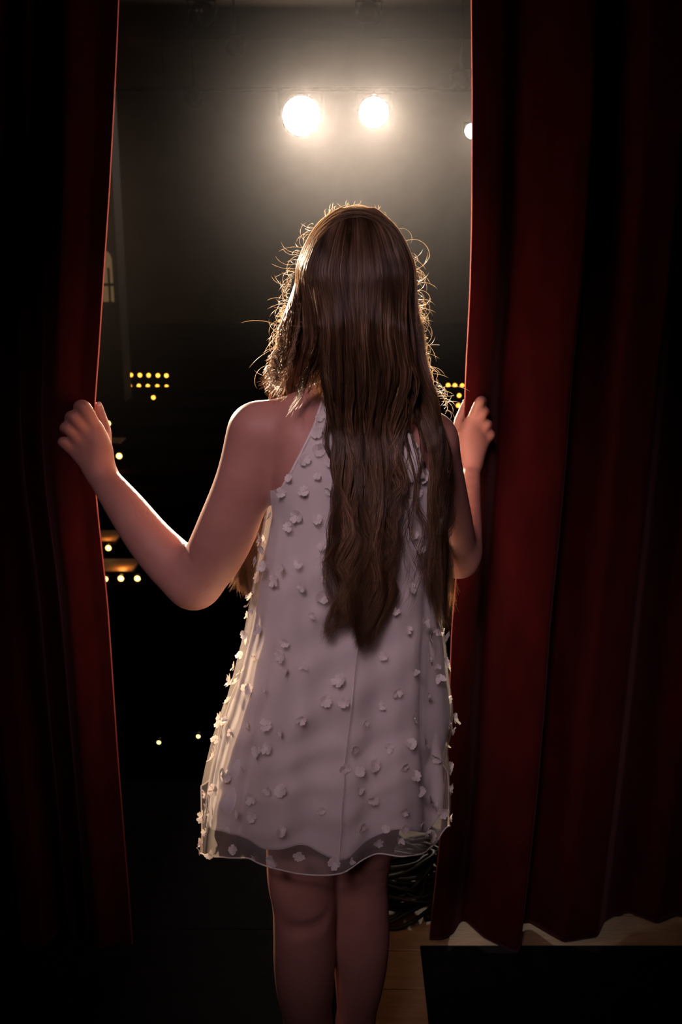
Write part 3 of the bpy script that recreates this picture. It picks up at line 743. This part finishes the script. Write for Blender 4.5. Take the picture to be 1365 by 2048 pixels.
# back and front bodice panels, from armpit line to neck
arm_l = np.array([(768, 655), (800, 643), (840, 628), (880, 607), (930, 580), (965, 560), (982, 549), (1000, 543)])
arm_r = np.array([(768, 790), (800, 800), (840, 815), (880, 835), (930, 856), (965, 872), (982, 884), (1000, 884)])
def panel(off, side, ringrow, base, n0):
    """bodice panel that grows out of the top skirt ring: shares its vertices. base: index of the ring's first vertex, n0: index of the panel's"""
    js = np.arange(NP//2, NP+1) % NP if side < 0 else np.arange(NP//2, -1, -1)
    rb = ringrow[js]; fr = (rb[:, 0]-rb[0, 0])/(rb[-1, 0]-rb[0, 0]); nc_ = len(js)
    rows_ = np.linspace(768, 971, 56); out = []
    for py in rows_:
        z = P(682, py, DY)[2]
        x0 = P(np.interp(py, arm_l[:, 0], arm_l[:, 1]), py, DY-0.05)[0]; x1 = P(np.interp(py, arm_r[:, 0], arm_r[:, 1]), py, DY-0.05)[0]
        xs = x0+(x1-x0)*fr
        y = np.full(nc_, DY + side*0.15)
        for it in range(30):
            f = trunk_f(np.stack([xs, y, np.full(nc_, z)], 1)); y -= side*np.clip(f-off, -0.02, 0.02)*0.9
            y = np.where(side*(y-DY) < 0.0, DY, y)
        out.append(np.stack([xs, y, np.full(nc_, z)], 1))
    V = np.array(out)
    for _ in range(2): V[:, 1:-1, 1] = (V[:, :-2, 1]+2*V[:, 1:-1, 1]+V[:, 2:, 1])/4
    for i in range(56):
        w_ = np.clip((rows_[i]-800)/175, 0, 1); w_ = w_*w_*(3-2*w_)*0.5 + w_*0.5
        yb = np.interp(fr, fr, rb[:, 1])
        V[i, :, 1] = V[i, :, 1]*(1-w_) + w_*np.where(side > 0, np.maximum(yb, V[i,:,1]), np.minimum(yb, V[i,:,1]))
    V = np.concatenate([V, rb[None]])
    idx = np.arange(57*nc_).reshape(57, nc_) + n0; idx[56] = base + js
    f = np.stack([idx[:-1, :-1], idx[:-1, 1:], idx[1:, 1:], idx[1:, :-1]], -1).reshape(-1, 4)
    if side > 0: f = f[:, ::-1]
    Vf = V[:56].reshape(-1, 3)
    if side < 0 and off < 0.006 or side < 0:   # keyhole opening behind the hair
        c = P(797, 935, DY-0.08); cen_ = V[:-1, :-1].reshape(-1, 3)
        ins = ((cen_[:, 0]-c[0])/(25*S(935, 1.31)))**2 + ((cen_[:, 2]-c[2])/(94*S(935, 1.31)))**2 < 1
        f = f[~ins]
    return V, Vf, f
nr = Vl.shape[0]*NP
Vb, Vbf, fb = panel(0.004, -1, rin[0], 0, nr); Vf_, Vff, ff = panel(0.004, 1, rin[0], 0, nr+len(Vbf))
me = fastmesh('dress', np.concatenate([Vl.reshape(-1, 3), Vbf, Vff]), [np.concatenate([fl4, fb, ff])])
dress = link('dress', me, M['lining'], girl)
dress['label'] = 'white halter dress with lining and scattered cloth flowers'
md = dress.modifiers.new('thick', 'SOLIDIFY'); md.thickness = 0.0012; md.offset = 0
# sheer overlay
pys2 = list(np.linspace(975, 1712, 110))
rout = clear_body(hem_rows(0.0065, pys2, outer, 1.2), 0.009)
Vo, fo = tube_mesh(rout, None)
Vb2, Vb2f, fb2 = panel(0.008, -1, rout[0], 0, len(Vo)*NP)
o = link('sheer_overlay', fastmesh('sheer_overlay', np.concatenate([Vo.reshape(-1, 3), Vb2f]), [np.concatenate([fo, fb2])]), M['tulle'], dress)
o['label'] = 'sheer white net layer'
MB().tube(Vo[-1], 0.0011, 6, closed=True).build('rolled_hem', M['petal'], dress)
seam = [Vo[i, int(NP*0.766)] + [0, -0.0012, 0] for i in range(2, len(Vo)-2, 2)]
MB().tube(seam, 0.0008, 5).build('seam', M['petal'], dress)
MB().tube(Vb[:, 0][::2] + [0,-0.001,0], 0.0022, 6).build('armhole_binding', M['petal'], dress)
MB().tube(Vb[:, -1][::2] + [0,-0.001,0], 0.0022, 6).build('armhole_binding', M['petal'], dress)
# neckband ring
nc = (P(716, 762, DY)+[0, 0, 0]); ph = np.linspace(0, 2*np.pi, 40, endpoint=False)
nb = np.stack([nc[0]+0.041*np.cos(ph), 1.393+0.041*np.sin(ph), nc[2]+0.004*np.sin(ph)], 1)
MB().tube(nb, 0.007, 8, closed=True).build('neckband', M['petal'], dress)
# flowers: five curved petals and a bead
def flower_mesh(var):
    mb = MB(); rr = random.Random(var); npet = (5, 4, 5, 3)[var]; Vv = []; Fc = []
    for i in range(npet):
        a = 2*math.pi*i/npet + rr.uniform(-0.15, 0.15) if npet > 3 else i*1.3
        Lp = 0.0095*rr.uniform(0.8, 1.15); wd = 0.0048*rr.uniform(0.85, 1.1); cup = rr.uniform(0.1, 0.75)
        base = len(Vv)
        for r_, w_, z_ in ((0.0005, 0.15, 0), (0.30, 0.62, 0.25), (0.62, 1.0, 0.6), (0.88, 0.86, 0.85), (1.0, 0.45, 0.9)):
            R = r_*Lp; zz = cup*Lp*z_*0.9
            for s_ in (-1, 0, 1):
                x = R - (0.0008 if (s_ == 0 and r_ == 1.0) else 0); y = s_*wd*w_; z2 = zz + abs(s_)*wd*0.3*w_ + 0.0006
                Vv.append((x*math.cos(a)-y*math.sin(a), x*math.sin(a)+y*math.cos(a), z2))
        for j in range(4):
            for k in range(2):
                b = base+j*3+k; Fc.append((b, b+1, b+4, b+3))
    mb.add(Vv, Fc)
    mb.lathe([(0, -0.0008), (0.0009, 0), (0.0011, 0.0009), (0.0007, 0.0018), (0, 0.002)], (0,0,0.0006), (0,0,1), 6)
    me = mb.mesh('flower'); me.materials.append(M['petal']); return me
fms = [flower_mesh(i) for i in range(4)]
Vo_grid = Vo; placed = []
nrm_c = lambda i, j, G: np.cross(G[i, (j+1) % G.shape[1]]-G[i, j-1], G[min(i+1, len(G)-1), j]-G[i-1, j])
def put(p, n, s=1.0):
    o = bpy.data.objects.new('flower', random.choice(fms)); C.objects.link(o); o.parent = dress
    n = Vector(n).normalized(); q = n.to_track_quat('Z', 'Y')
    jit = Matrix.Rotation(random.uniform(-0.5, 0.5), 4, 'X') @ Matrix.Rotation(random.uniform(-0.5, 0.5), 4, 'Y') @ Matrix.Rotation(random.uniform(0, 6.28), 4, 'Z')
    mw = Matrix.Translation(Vector(p) + n*0.0012) @ q.to_matrix().to_4x4() @ jit @ Matrix.Scale(s*random.uniform(0.62, 1.02), 4)
    o.matrix_parent_inverse = (girl.matrix_basis @ dress.matrix_parent_inverse @ dress.matrix_basis).inverted()
    o.matrix_basis = mw
cnt = 0; tries = 0
R_ = len(Vo)
while cnt < 215 and tries < 20000:
    tries += 1
    i = int(R_*random.random()**0.8); j = random.randrange(NP)
    if i < 3 or i > R_-2: continue
    p = Vo[i, j]
    if p[1] > DY+0.11: continue
    if any(((p-q)**2).sum() < (0.021 if p[1] < DY+0.02 else 0.024)**2 for q in placed): continue
    n = nrm_c(i, j, Vo); 
    if n[:2] @ (p[:2]-np.array([Vo[i, :, 0].mean(), DY])) < 0: n = -n
    placed.append(p); put(p, n); cnt += 1
for k in range(400):
    i = random.randrange(4, 54); j = random.randrange(6, Vb2.shape[1]-6); p = Vb2[i, j]
    if any(((p-q)**2).sum() < 0.02**2 for q in placed): continue
    n = np.array([0.0, -1, 0.1]); placed.append(p); put(p+[0,-0.001,0], n, 0.9)
    if len(placed) > 250: break

# ------------------------------------------------------------------ hair
# back-surface height map so that the hair lies on dress and back
BX = np.linspace(-0.16, 0.20, 73); BZ = np.linspace(0.72, 1.5, 157)
BG, ZG = np.meshgrid(BX, BZ, indexing='ij')
yy = np.full(BG.shape, 1.20)
for it in range(28):
    f = trunk_f(np.stack([BG, yy, ZG], -1)); yy = np.minimum(yy + np.maximum(f-0.012, 0)*0.8, 1.40)
zr = Vo[:, 0, 2]
for iz, z in enumerate(BZ):
    i = int(np.argmin(np.abs(zr-z)))
    if zr[i] - z < -0.01: continue
    r = Vo[i]; b = r[r[:, 1] < DY]; b = b[np.argsort(b[:, 0])]
    yy[:, iz] = np.minimum(yy[:, iz], np.interp(BX, b[:, 0], b[:, 1], left=1.40, right=1.40)-0.004)
def yback(x, z):
    fx = np.clip((x-BX[0])/(BX[1]-BX[0]), 0, len(BX)-1.001); fz = np.clip((z-BZ[0])/(BZ[1]-BZ[0]), 0, len(BZ)-1.001)
    i = fx.astype(int); j = fz.astype(int); a = fx-i; b = fz-j
    return (yy[i, j]*(1-a)*(1-b)+yy[i+1, j]*a*(1-b)+yy[i, j+1]*(1-a)*b+yy[i+1, j+1]*a*b)
# ribbon tails of the neck bow
def ribbon(name, pts, w_px):
    Kp = crom(np.array([P(*p) for p in pts]), 16); Kp[:, 1] = yback(Kp[:, 0], Kp[:, 2]) - 0.004; w_ = w_px*S(900, 1.28); mbb = MB(); Vv = []; Fc = []
    for i, p in enumerate(Kp):
        ww = w_*(0.55+0.45*i/15)
        for s_, dy in ((-1, 0.001), (-0.3, -0.003), (0.3, 0.001), (1, -0.002)):
            Vv.append((p[0]+s_*ww, p[1]+dy, p[2]+s_*0.004*(i/15)))
    for i in range(15):
        for j in range(3): Fc.append((i*4+j, i*4+j+1, i*4+j+5, i*4+j+4))
    o = mbb.add(Vv, Fc).build(name, M['petal'], dress)
    md = o.modifiers.new('t', 'SOLIDIFY'); md.thickness = 0.0008
ribbon('ribbon_tail', [(760,770,1.325), (790,830,1.305), (815,900,1.292), (838,974,1.283)], 18)
ribbon('ribbon_tail', [(770,770,1.325), (830,830,1.312), (868,890,1.315), (887,956,1.325)], 14)
ribbon('ribbon_loop', [(755,770,1.322), (790,790,1.308), (820,815,1.302), (830,850,1.305)], 13)

def Pv(px, py, Y):
    x = (px-682.5)/F; yv = (1024-py)/F
    t_ = Y/(math.cos(PITCH)+yv*math.sin(PITCH)); return np.stack([x*t_, Y+0*x, CAMZ+(-math.sin(PITCH)+yv*math.cos(PITCH))*t_], -1)
HR = np.array([0.080, 0.097, 0.1125])
def group(n, urange, ths, path, ends, nclump, wave, rad=0.00034, curl=0, fuzz=0, seed=1, lay=0.016, front=False, clumpf=0.8, part=True, uvs=None):
    """path rows: (py, xl, xr, Y).  returns (n, npts, 3) and radii"""
    r = np.random.default_rng(seed)
    v = r.random(n); cl = np.sort(r.random(nclump)); ci = np.abs(v[:, None]-cl[None]).argmin(1); vc = cl[ci]
    w_ = r.random(n)                                      # depth in the layer, 0 outermost
    cp = r.random(nclump)*6.28; ca = r.uniform(0.5, 1.3, nclump); cf = r.uniform(0.85, 1.2, nclump); ce = r.uniform(-1, 1, nclump); cdp = r.random(nclump)*0.012
    pts = []; sp = r.normal(0, 5, n); sph = r.random(n)*6.28
    Yrow = None
    u = urange[0]+(urange[1]-urange[0])*v + r.normal(0, 0.02, n)
    phi = u*math.pi/2
    # start along the parting
    py_ = r.uniform(-0.03, 0.045, n)
    xj = -0.018 + r.normal(0, 0.0035, n)
    s0 = HC + np.stack([xj, py_ - 0.01, HR[2]*np.sqrt(np.maximum(0, 1-((py_-0.01)/HR[1])**2-(xj/HR[0])**2))*(1-0.06*w_)], -1)
    pts.append(s0)
    shrink = 1 - 0.10*w_ if fuzz == 0 else 1 + fuzz*w_
    rxy = np.sqrt(np.maximum(1e-6, 1))
    for th in ths:
        a = math.radians(th)
        wv = 1.0
        pts.append(HC + np.stack([HR[0]*shrink*math.sin(a)*np.sin(phi), -HR[1]*shrink*math.sin(a)*np.cos(phi), HR[2]*shrink*math.cos(a) + 0*v], -1))
    E = ends[0] + (ends[1]-ends[0])*(0.5+0.5*ce[ci])*1.0 + r.normal(0, ends[2], n)
    path = np.array(path, float); y0 = path[0, 0]
    K = 13
    for k in range(K):
        t_ = k/(K-1); y = y0 + (E-y0)*t_
        c_ = clumpf*np.clip(t_*1.5, 0, 1) + (0.98-clumpf)*np.clip((t_-0.7)/0.3, 0, 1)
        vv = v*(1-c_)+vc*c_
        xl = np.interp(y, path[:, 0], path[:, 1]); xr = np.interp(y, path[:, 0], path[:, 2]); Yp = np.interp(y, path[:, 0], path[:, 3])
        if path.shape[1] > 4: Yp = Yp*(1-v) + v*np.interp(y, path[:, 0], path[:, 4])
        x = xl+(xr-xl)*vv + r.normal(0, 2.0, n)*(0.5+t_)
        wa = wave*np.clip((t_-0.1)*1.4, 0, 1)*ca[ci]
        x += wa*np.sin((t_*0.45+t_**2*0.75)*15*cf[ci] + cp[ci] + v*0.6) + sp*np.sin(t_*7+sph)*t_ + curl*np.clip((t_-0.82)/0.18, 0, 1)**2
        p = Pv(x, y, Yp)
        dep = lay*w_*(1-0.6*c_) + 0.003*np.cos(t_*9.5*cf[ci]+cp[ci])*np.clip(t_*2, 0, 1)
        if front:
            p[:, 1] += dep - lay*0.5
        else:
            yb = yback(p[:, 0], p[:, 2]); yt = np.minimum(Yp, yb-0.003)
            b_ = np.clip((y-760)/80, 0, 1)
            yt = Yp*(1-b_) + b_*np.minimum(Yp+0.03, yb-0.008)
            yt = np.minimum(yt, yb-0.007)
            p = Pv(x, y, 1.0); p = np.array([0,0,CAMZ]) + (p-np.array([0,0,CAMZ]))*(yt - lay*(1-w_)*(1-0.6*c_) - cdp[ci]*np.clip(t_*3, 0, 1))[:, None]
        pts.append(p)
    Kp = np.stack(pts, 1)
    X = crom(Kp, np.concatenate([np.arange(0, 5.6, 0.4), np.linspace(5.8, Kp.shape[1]-1, 20)]))
    return X, np.full(n, rad)*r.uniform(0.7, 1.25, n)*np.where(r.random(n) < 0.1, 1.5, 1)
SK = (12, 28, 45, 62, 76)
strands = []
def G(*a, **k): strands.append(group(*a, **k))
cen = [(650, 648, 812, 1.290), (700, 645, 822, 1.298), (760, 643, 838, 1.304), (850, 652, 812, 1.31), (950, 674, 806, 1.30), (1050, 680, 797, 1.29), (1150, 672, 792, 1.285), (1220, 676, 784, 1.28), (1262, 664, 775, 1.275), (1290, 655, 765, 1.27)]
G(3300, (-0.46, 0.62), SK, [(650, 648, 812, 1.290), (700, 646, 820, 1.298), (760, 648, 830, 1.304), (850, 664, 796, 1.31), (950, 680, 790, 1.30), (1050, 692, 790, 1.29), (1150, 688, 784, 1.285), (1220, 690, 792, 1.28), (1262, 682, 795, 1.275), (1290, 672, 788, 1.27)], (1190, 1290, 8), 17, 17, seed=1, lay=0.022, curl=-30, clumpf=0.84)
G(900, (-0.46, 0.62), SK, cen, (1090, 1275, 10), 17, 25, seed=31, lay=0.012, curl=-16, clumpf=0.95, rad=0.0004)
G(700, (-0.50, -0.30), SK, [(650, 640, 672, 1.287), (760, 640, 672, 1.298), (850, 648, 690, 1.305), (950, 668, 700, 1.30), (1100, 670, 705, 1.29)], (760, 1080, 30), 9, 6, seed=21, lay=0.010, clumpf=0.85)
rgt = [(650, 788, 841, 1.30, 1.385), (700, 795, 846, 1.31, 1.375), (760, 805, 860, 1.32, 1.355), (820, 828, 884, 1.345, 1.345), (900, 858, 892, 1.35, 1.35), (1000, 866, 897, 1.35, 1.35), (1100, 855, 896, 1.34, 1.34), (1180, 862, 898, 1.34, 1.34), (1240, 862, 902, 1.33, 1.33)]
G(1300, (0.5, 1.05), SK, rgt, (1090, 1245, 14), 9, 12, seed=2, lay=0.014, clumpf=0.94)
G(900, (0.95, 1.5), SK, [(650, 815, 842, 1.37, 1.43), (700, 818, 848, 1.38, 1.44), (800, 822, 868, 1.42, 1.46), (900, 820, 870, 1.50, 1.50), (1150, 860, 905, 1.50, 1.50), (1240, 870, 905, 1.50, 1.50)], (1150, 1230, 20), 10, 6, seed=3, front=True)
G(40, (0.2, 0.7), SK, [(680, 780, 830, 1.30), (800, 785, 842, 1.31), (900, 790, 850, 1.30), (1000, 805, 850, 1.30), (1100, 800, 860, 1.29), (1180, 800, 880, 1.29), (1250, 780, 880, 1.28)], (1150, 1250, 15), 6, 16, seed=4, lay=0.006, clumpf=0.98)
G(70, (-0.35, -0.1), SK, [(680, 655, 670, 1.30), (900, 675, 690, 1.30), (1050, 655, 680, 1.29), (1130, 642, 665, 1.29), (1200, 655, 680, 1.285), (1250, 668, 682, 1.28)], (1190, 1250, 15), 3, 8, seed=5, lay=0.006, clumpf=0.97)
lft = [(650, 562, 640, 1.435, 1.315), (700, 555, 636, 1.43, 1.34), (750, 549, 622, 1.43, 1.40), (800, 540, 605, 1.455, 1.45), (900, 545, 600, 1.485, 1.485), (1050, 520, 570, 1.49, 1.49), (1130, 478, 540, 1.485, 1.485), (1180, 462, 520, 1.475, 1.475), (1200, 470, 530, 1.47, 1.47)]
G(2500, (-1.45, -0.42), SK, lft, (1120, 1192, 8), 15, 8, seed=6, lay=0.012, front=True, clumpf=0.85)
G(130, (-1.1, -0.7), SK, [(650, 562, 600, 1.36), (700, 550, 588, 1.375), (740, 530, 568, 1.38), (780, 522, 558, 1.38), (800, 540, 570, 1.375)], (760, 792, 8), 12, 11, seed=7, front=True, lay=0.02, clumpf=0.6)
G(160, (-0.6, -0.35), SK, [(650, 636, 658, 1.295), (700, 628, 655, 1.305), (760, 600, 650, 1.325), (820, 578, 650, 1.328), (840, 575, 650, 1.32)], (770, 842, 12), 8, 5, seed=8, lay=0.006, clumpf=0.7)
# flyaways: little loose curls along both outlines, backlit
def fly(n, seed):
    r = np.random.default_rng(seed); out = []
    edgeR = np.array([(450, 790), (500, 822), (560, 836), (650, 840), (720, 848), (760, 858), (800, 884), (830, 905)])
    edgeL = np.array([(450, 628), (500, 598), (560, 580), (620, 566), (700, 556), (760, 548)])
    for i in range(n):
        right = r.random() < 0.62
        e = edgeR if right else edgeL
        y = e[0, 0] + (e[-1, 0]-e[0, 0])*r.random()**0.75
        x = np.interp(y, e[:, 0], e[:, 1]); s_ = 1 if right else -1
        L_ = r.uniform(10, 34)*(1.0 if r.random() > 0.12 else 1.7); curl = r.uniform(0.6, 3.6)*r.choice([-1, 1], p=[0.3, 0.7])*s_
        a = (math.radians(r.uniform(-30, 35))) if right else math.pi - math.radians(r.uniform(-30, 35))
        n_ = 34; p = np.zeros((n_, 3)); cx, cy = x - s_*6, y - r.uniform(0, 14)
        Yc = 1.375 + r.uniform(-0.03, 0.03) if y < 740 else 1.36+r.uniform(-0.02, 0.02)
        for k in range(n_):
            p[k] = P(cx, cy, Yc + 0.006*math.sin(k*0.3))
            cx += math.cos(a)*L_/n_*1.6; cy -= math.sin(a)*L_/n_*1.6; a -= curl/n_
        out.append(p)
    for i in range(40):   # on the crown
        x = r.uniform(640, 780); y = np.interp(x, (620, 660, 700, 740, 790), (455, 424, 413, 417, 448)) + 4
        a = math.radians(r.uniform(20, 160)); c_ = r.uniform(-3, 3); L_ = r.uniform(8, 24); cx, cy = x, y; p = np.zeros((34, 3))
        for k in range(34):
            p[k] = P(cx, cy, 1.385); cx += math.cos(a)*L_/34; cy -= math.sin(a)*L_/34; a += c_/34
        out.append(p)
    for i in range(230):  # fine pale hairs added over the crown as its lit rim
        y_ = r.uniform(-0.05, 0.04); a0 = r.uniform(-0.95, 0.55); a1 = a0 + r.uniform(0.35, 0.8); q_ = 1.0 + r.uniform(0.0, 0.02); dr = r.uniform(-0.004, 0.028); sc_ = math.sqrt(1-(y_/0.1)**2)
        aa = np.linspace(a0, a1, 34) if r.random() < 0.5 else np.linspace(-a0-0.3, -a1-0.3, 34)
        qq = q_ + dr*np.linspace(0, 1, 34)**2
        out.append(HC + np.stack([HR[0]*sc_*np.sin(aa)*qq, np.full(34, y_), HR[2]*sc_*np.cos(aa)*qq], -1))
    X = np.array(out); return X, np.full(len(X), 0.00020)
nmain = len(strands)
strands.append(fly(200, 11))
G(260, (-1.5, -0.85), SK, [(650, 559, 600, 1.43, 1.35), (700, 551, 590, 1.43, 1.36), (760, 545, 570, 1.43, 1.38)], (640, 780, 30), 120, 6, seed=41, rad=0.00022, lay=0.02, front=True, clumpf=0.1, fuzz=0.03)
G(260, (0.85, 1.5), SK, [(650, 832, 846, 1.36, 1.43), (700, 832, 851, 1.36, 1.43), (760, 840, 864, 1.36, 1.43)], (640, 780, 30), 120, 6, seed=42, rad=0.00022, lay=0.02, front=True, clumpf=0.1, fuzz=0.03)
def strand_mesh(group_):
    X = np.concatenate([s[0] for s in group_]); Rr = np.concatenate([s[1] for s in group_])
    n_, m_ = X.shape[:2]
    T_ = np.gradient(X, axis=1); T_ /= np.linalg.norm(T_, axis=2, keepdims=True)+1e-9
    up = np.zeros_like(T_); up[..., 1] = -1.0
    A_ = np.cross(T_, up); A_ /= np.linalg.norm(A_, axis=2, keepdims=True)+1e-9
    B_ = np.cross(T_, A_)
    taper = np.concatenate([np.full(m_-7, 1.0), np.linspace(1, 0.25, 7)])[None, :, None]
    ring_ = []
    for k in range(3):
        a = 2*math.pi*k/3 + 0.5
        ring_.append(X + (A_*math.cos(a) + B_*math.sin(a))*Rr[:, None, None]*taper)
    Vh = np.stack(ring_, 2).reshape(-1, 3)
    idx = np.arange(n_*m_*3).reshape(n_, m_, 3)
    fh = np.stack([idx[:, :-1], np.roll(idx, -1, 2)[:, :-1], np.roll(idx, -1, 2)[:, 1:], idx[:, 1:]], -1).reshape(-1, 4)
    return Vh, fh
Vh, fh = strand_mesh(strands[:nmain]); n_ = len(fh)//99
Vl_, fl_ = strand_mesh(strands[nmain:])
# under-mass: scalp cap and inner body of the hair
hp = []
def hchain(pts, k=0.02):
    for (x0,y0,Y0,r0), (x1,y1,Y1,r1) in zip(pts[:-1], pts[1:]): hp.append(('h', [(P(x0,y0,Y0), P(x1,y1,Y1), r0, r1)], k))
hchain([(700, 600, 1.335, 0.026), (705, 700, 1.325, 0.018), (715, 760, 1.318, 0.011)])
hchain([(770, 600, 1.34, 0.026), (780, 700, 1.335, 0.019), (790, 760, 1.33, 0.011)])
hchain([(800, 600, 1.36, 0.018), (815, 700, 1.37, 0.014), (835, 790, 1.36, 0.006)])
hchain([(615, 600, 1.385, 0.022), (600, 700, 1.41, 0.02), (590, 770, 1.45, 0.012)])
def cap_f(p):
    d = (p-HC)/(HR*0.92); q = np.sqrt((d*d).sum(-1)); f = (q-1)*0.085
    q_ = p-HC
    face = np.maximum(-(q_[..., 1]-0.035), q_[..., 2]-0.060)
    f = np.maximum(f, -face)
    return np.maximum(f, -(q_[..., 2]+0.075))
Fh, _, _ = grid_field([HC[0]-0.12, 1.25, 1.15], [HC[0]+0.13, 1.50, 1.515], 0.0028, hp, [(cap_f, HC-0.13, HC+0.13, 0.01)])
Vc, Qc = nets(Fh, [HC[0]-0.12, 1.25, 1.15], 0.0028); Vc = smooth_mesh(Vc, Qc, 2)
hair = link('hair', fastmesh('hair', np.concatenate([Vh, Vc]), [np.concatenate([fh, Qc+len(Vh)])]), M['hair'], girl, kind='stuff')
hair.data.materials.append(M['hair_base']); nq = len(fh); mi = np.zeros(len(hair.data.polygons), dtype=np.int32); mi[nq:] = 1; hair.data.polygons.foreach_set('material_index', mi)
hair['label'] = 'very long wavy brown hair'
fy = link('loose_strands', fastmesh('loose_strands', Vl_, [fl_]), M['hair_backlit'], girl, kind='stuff')
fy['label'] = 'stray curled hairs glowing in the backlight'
print('hair strands', n_, 'tris', len(fh)*2 + len(Qc)*2, 'body quads', len(Q), 'flowers', len(placed))
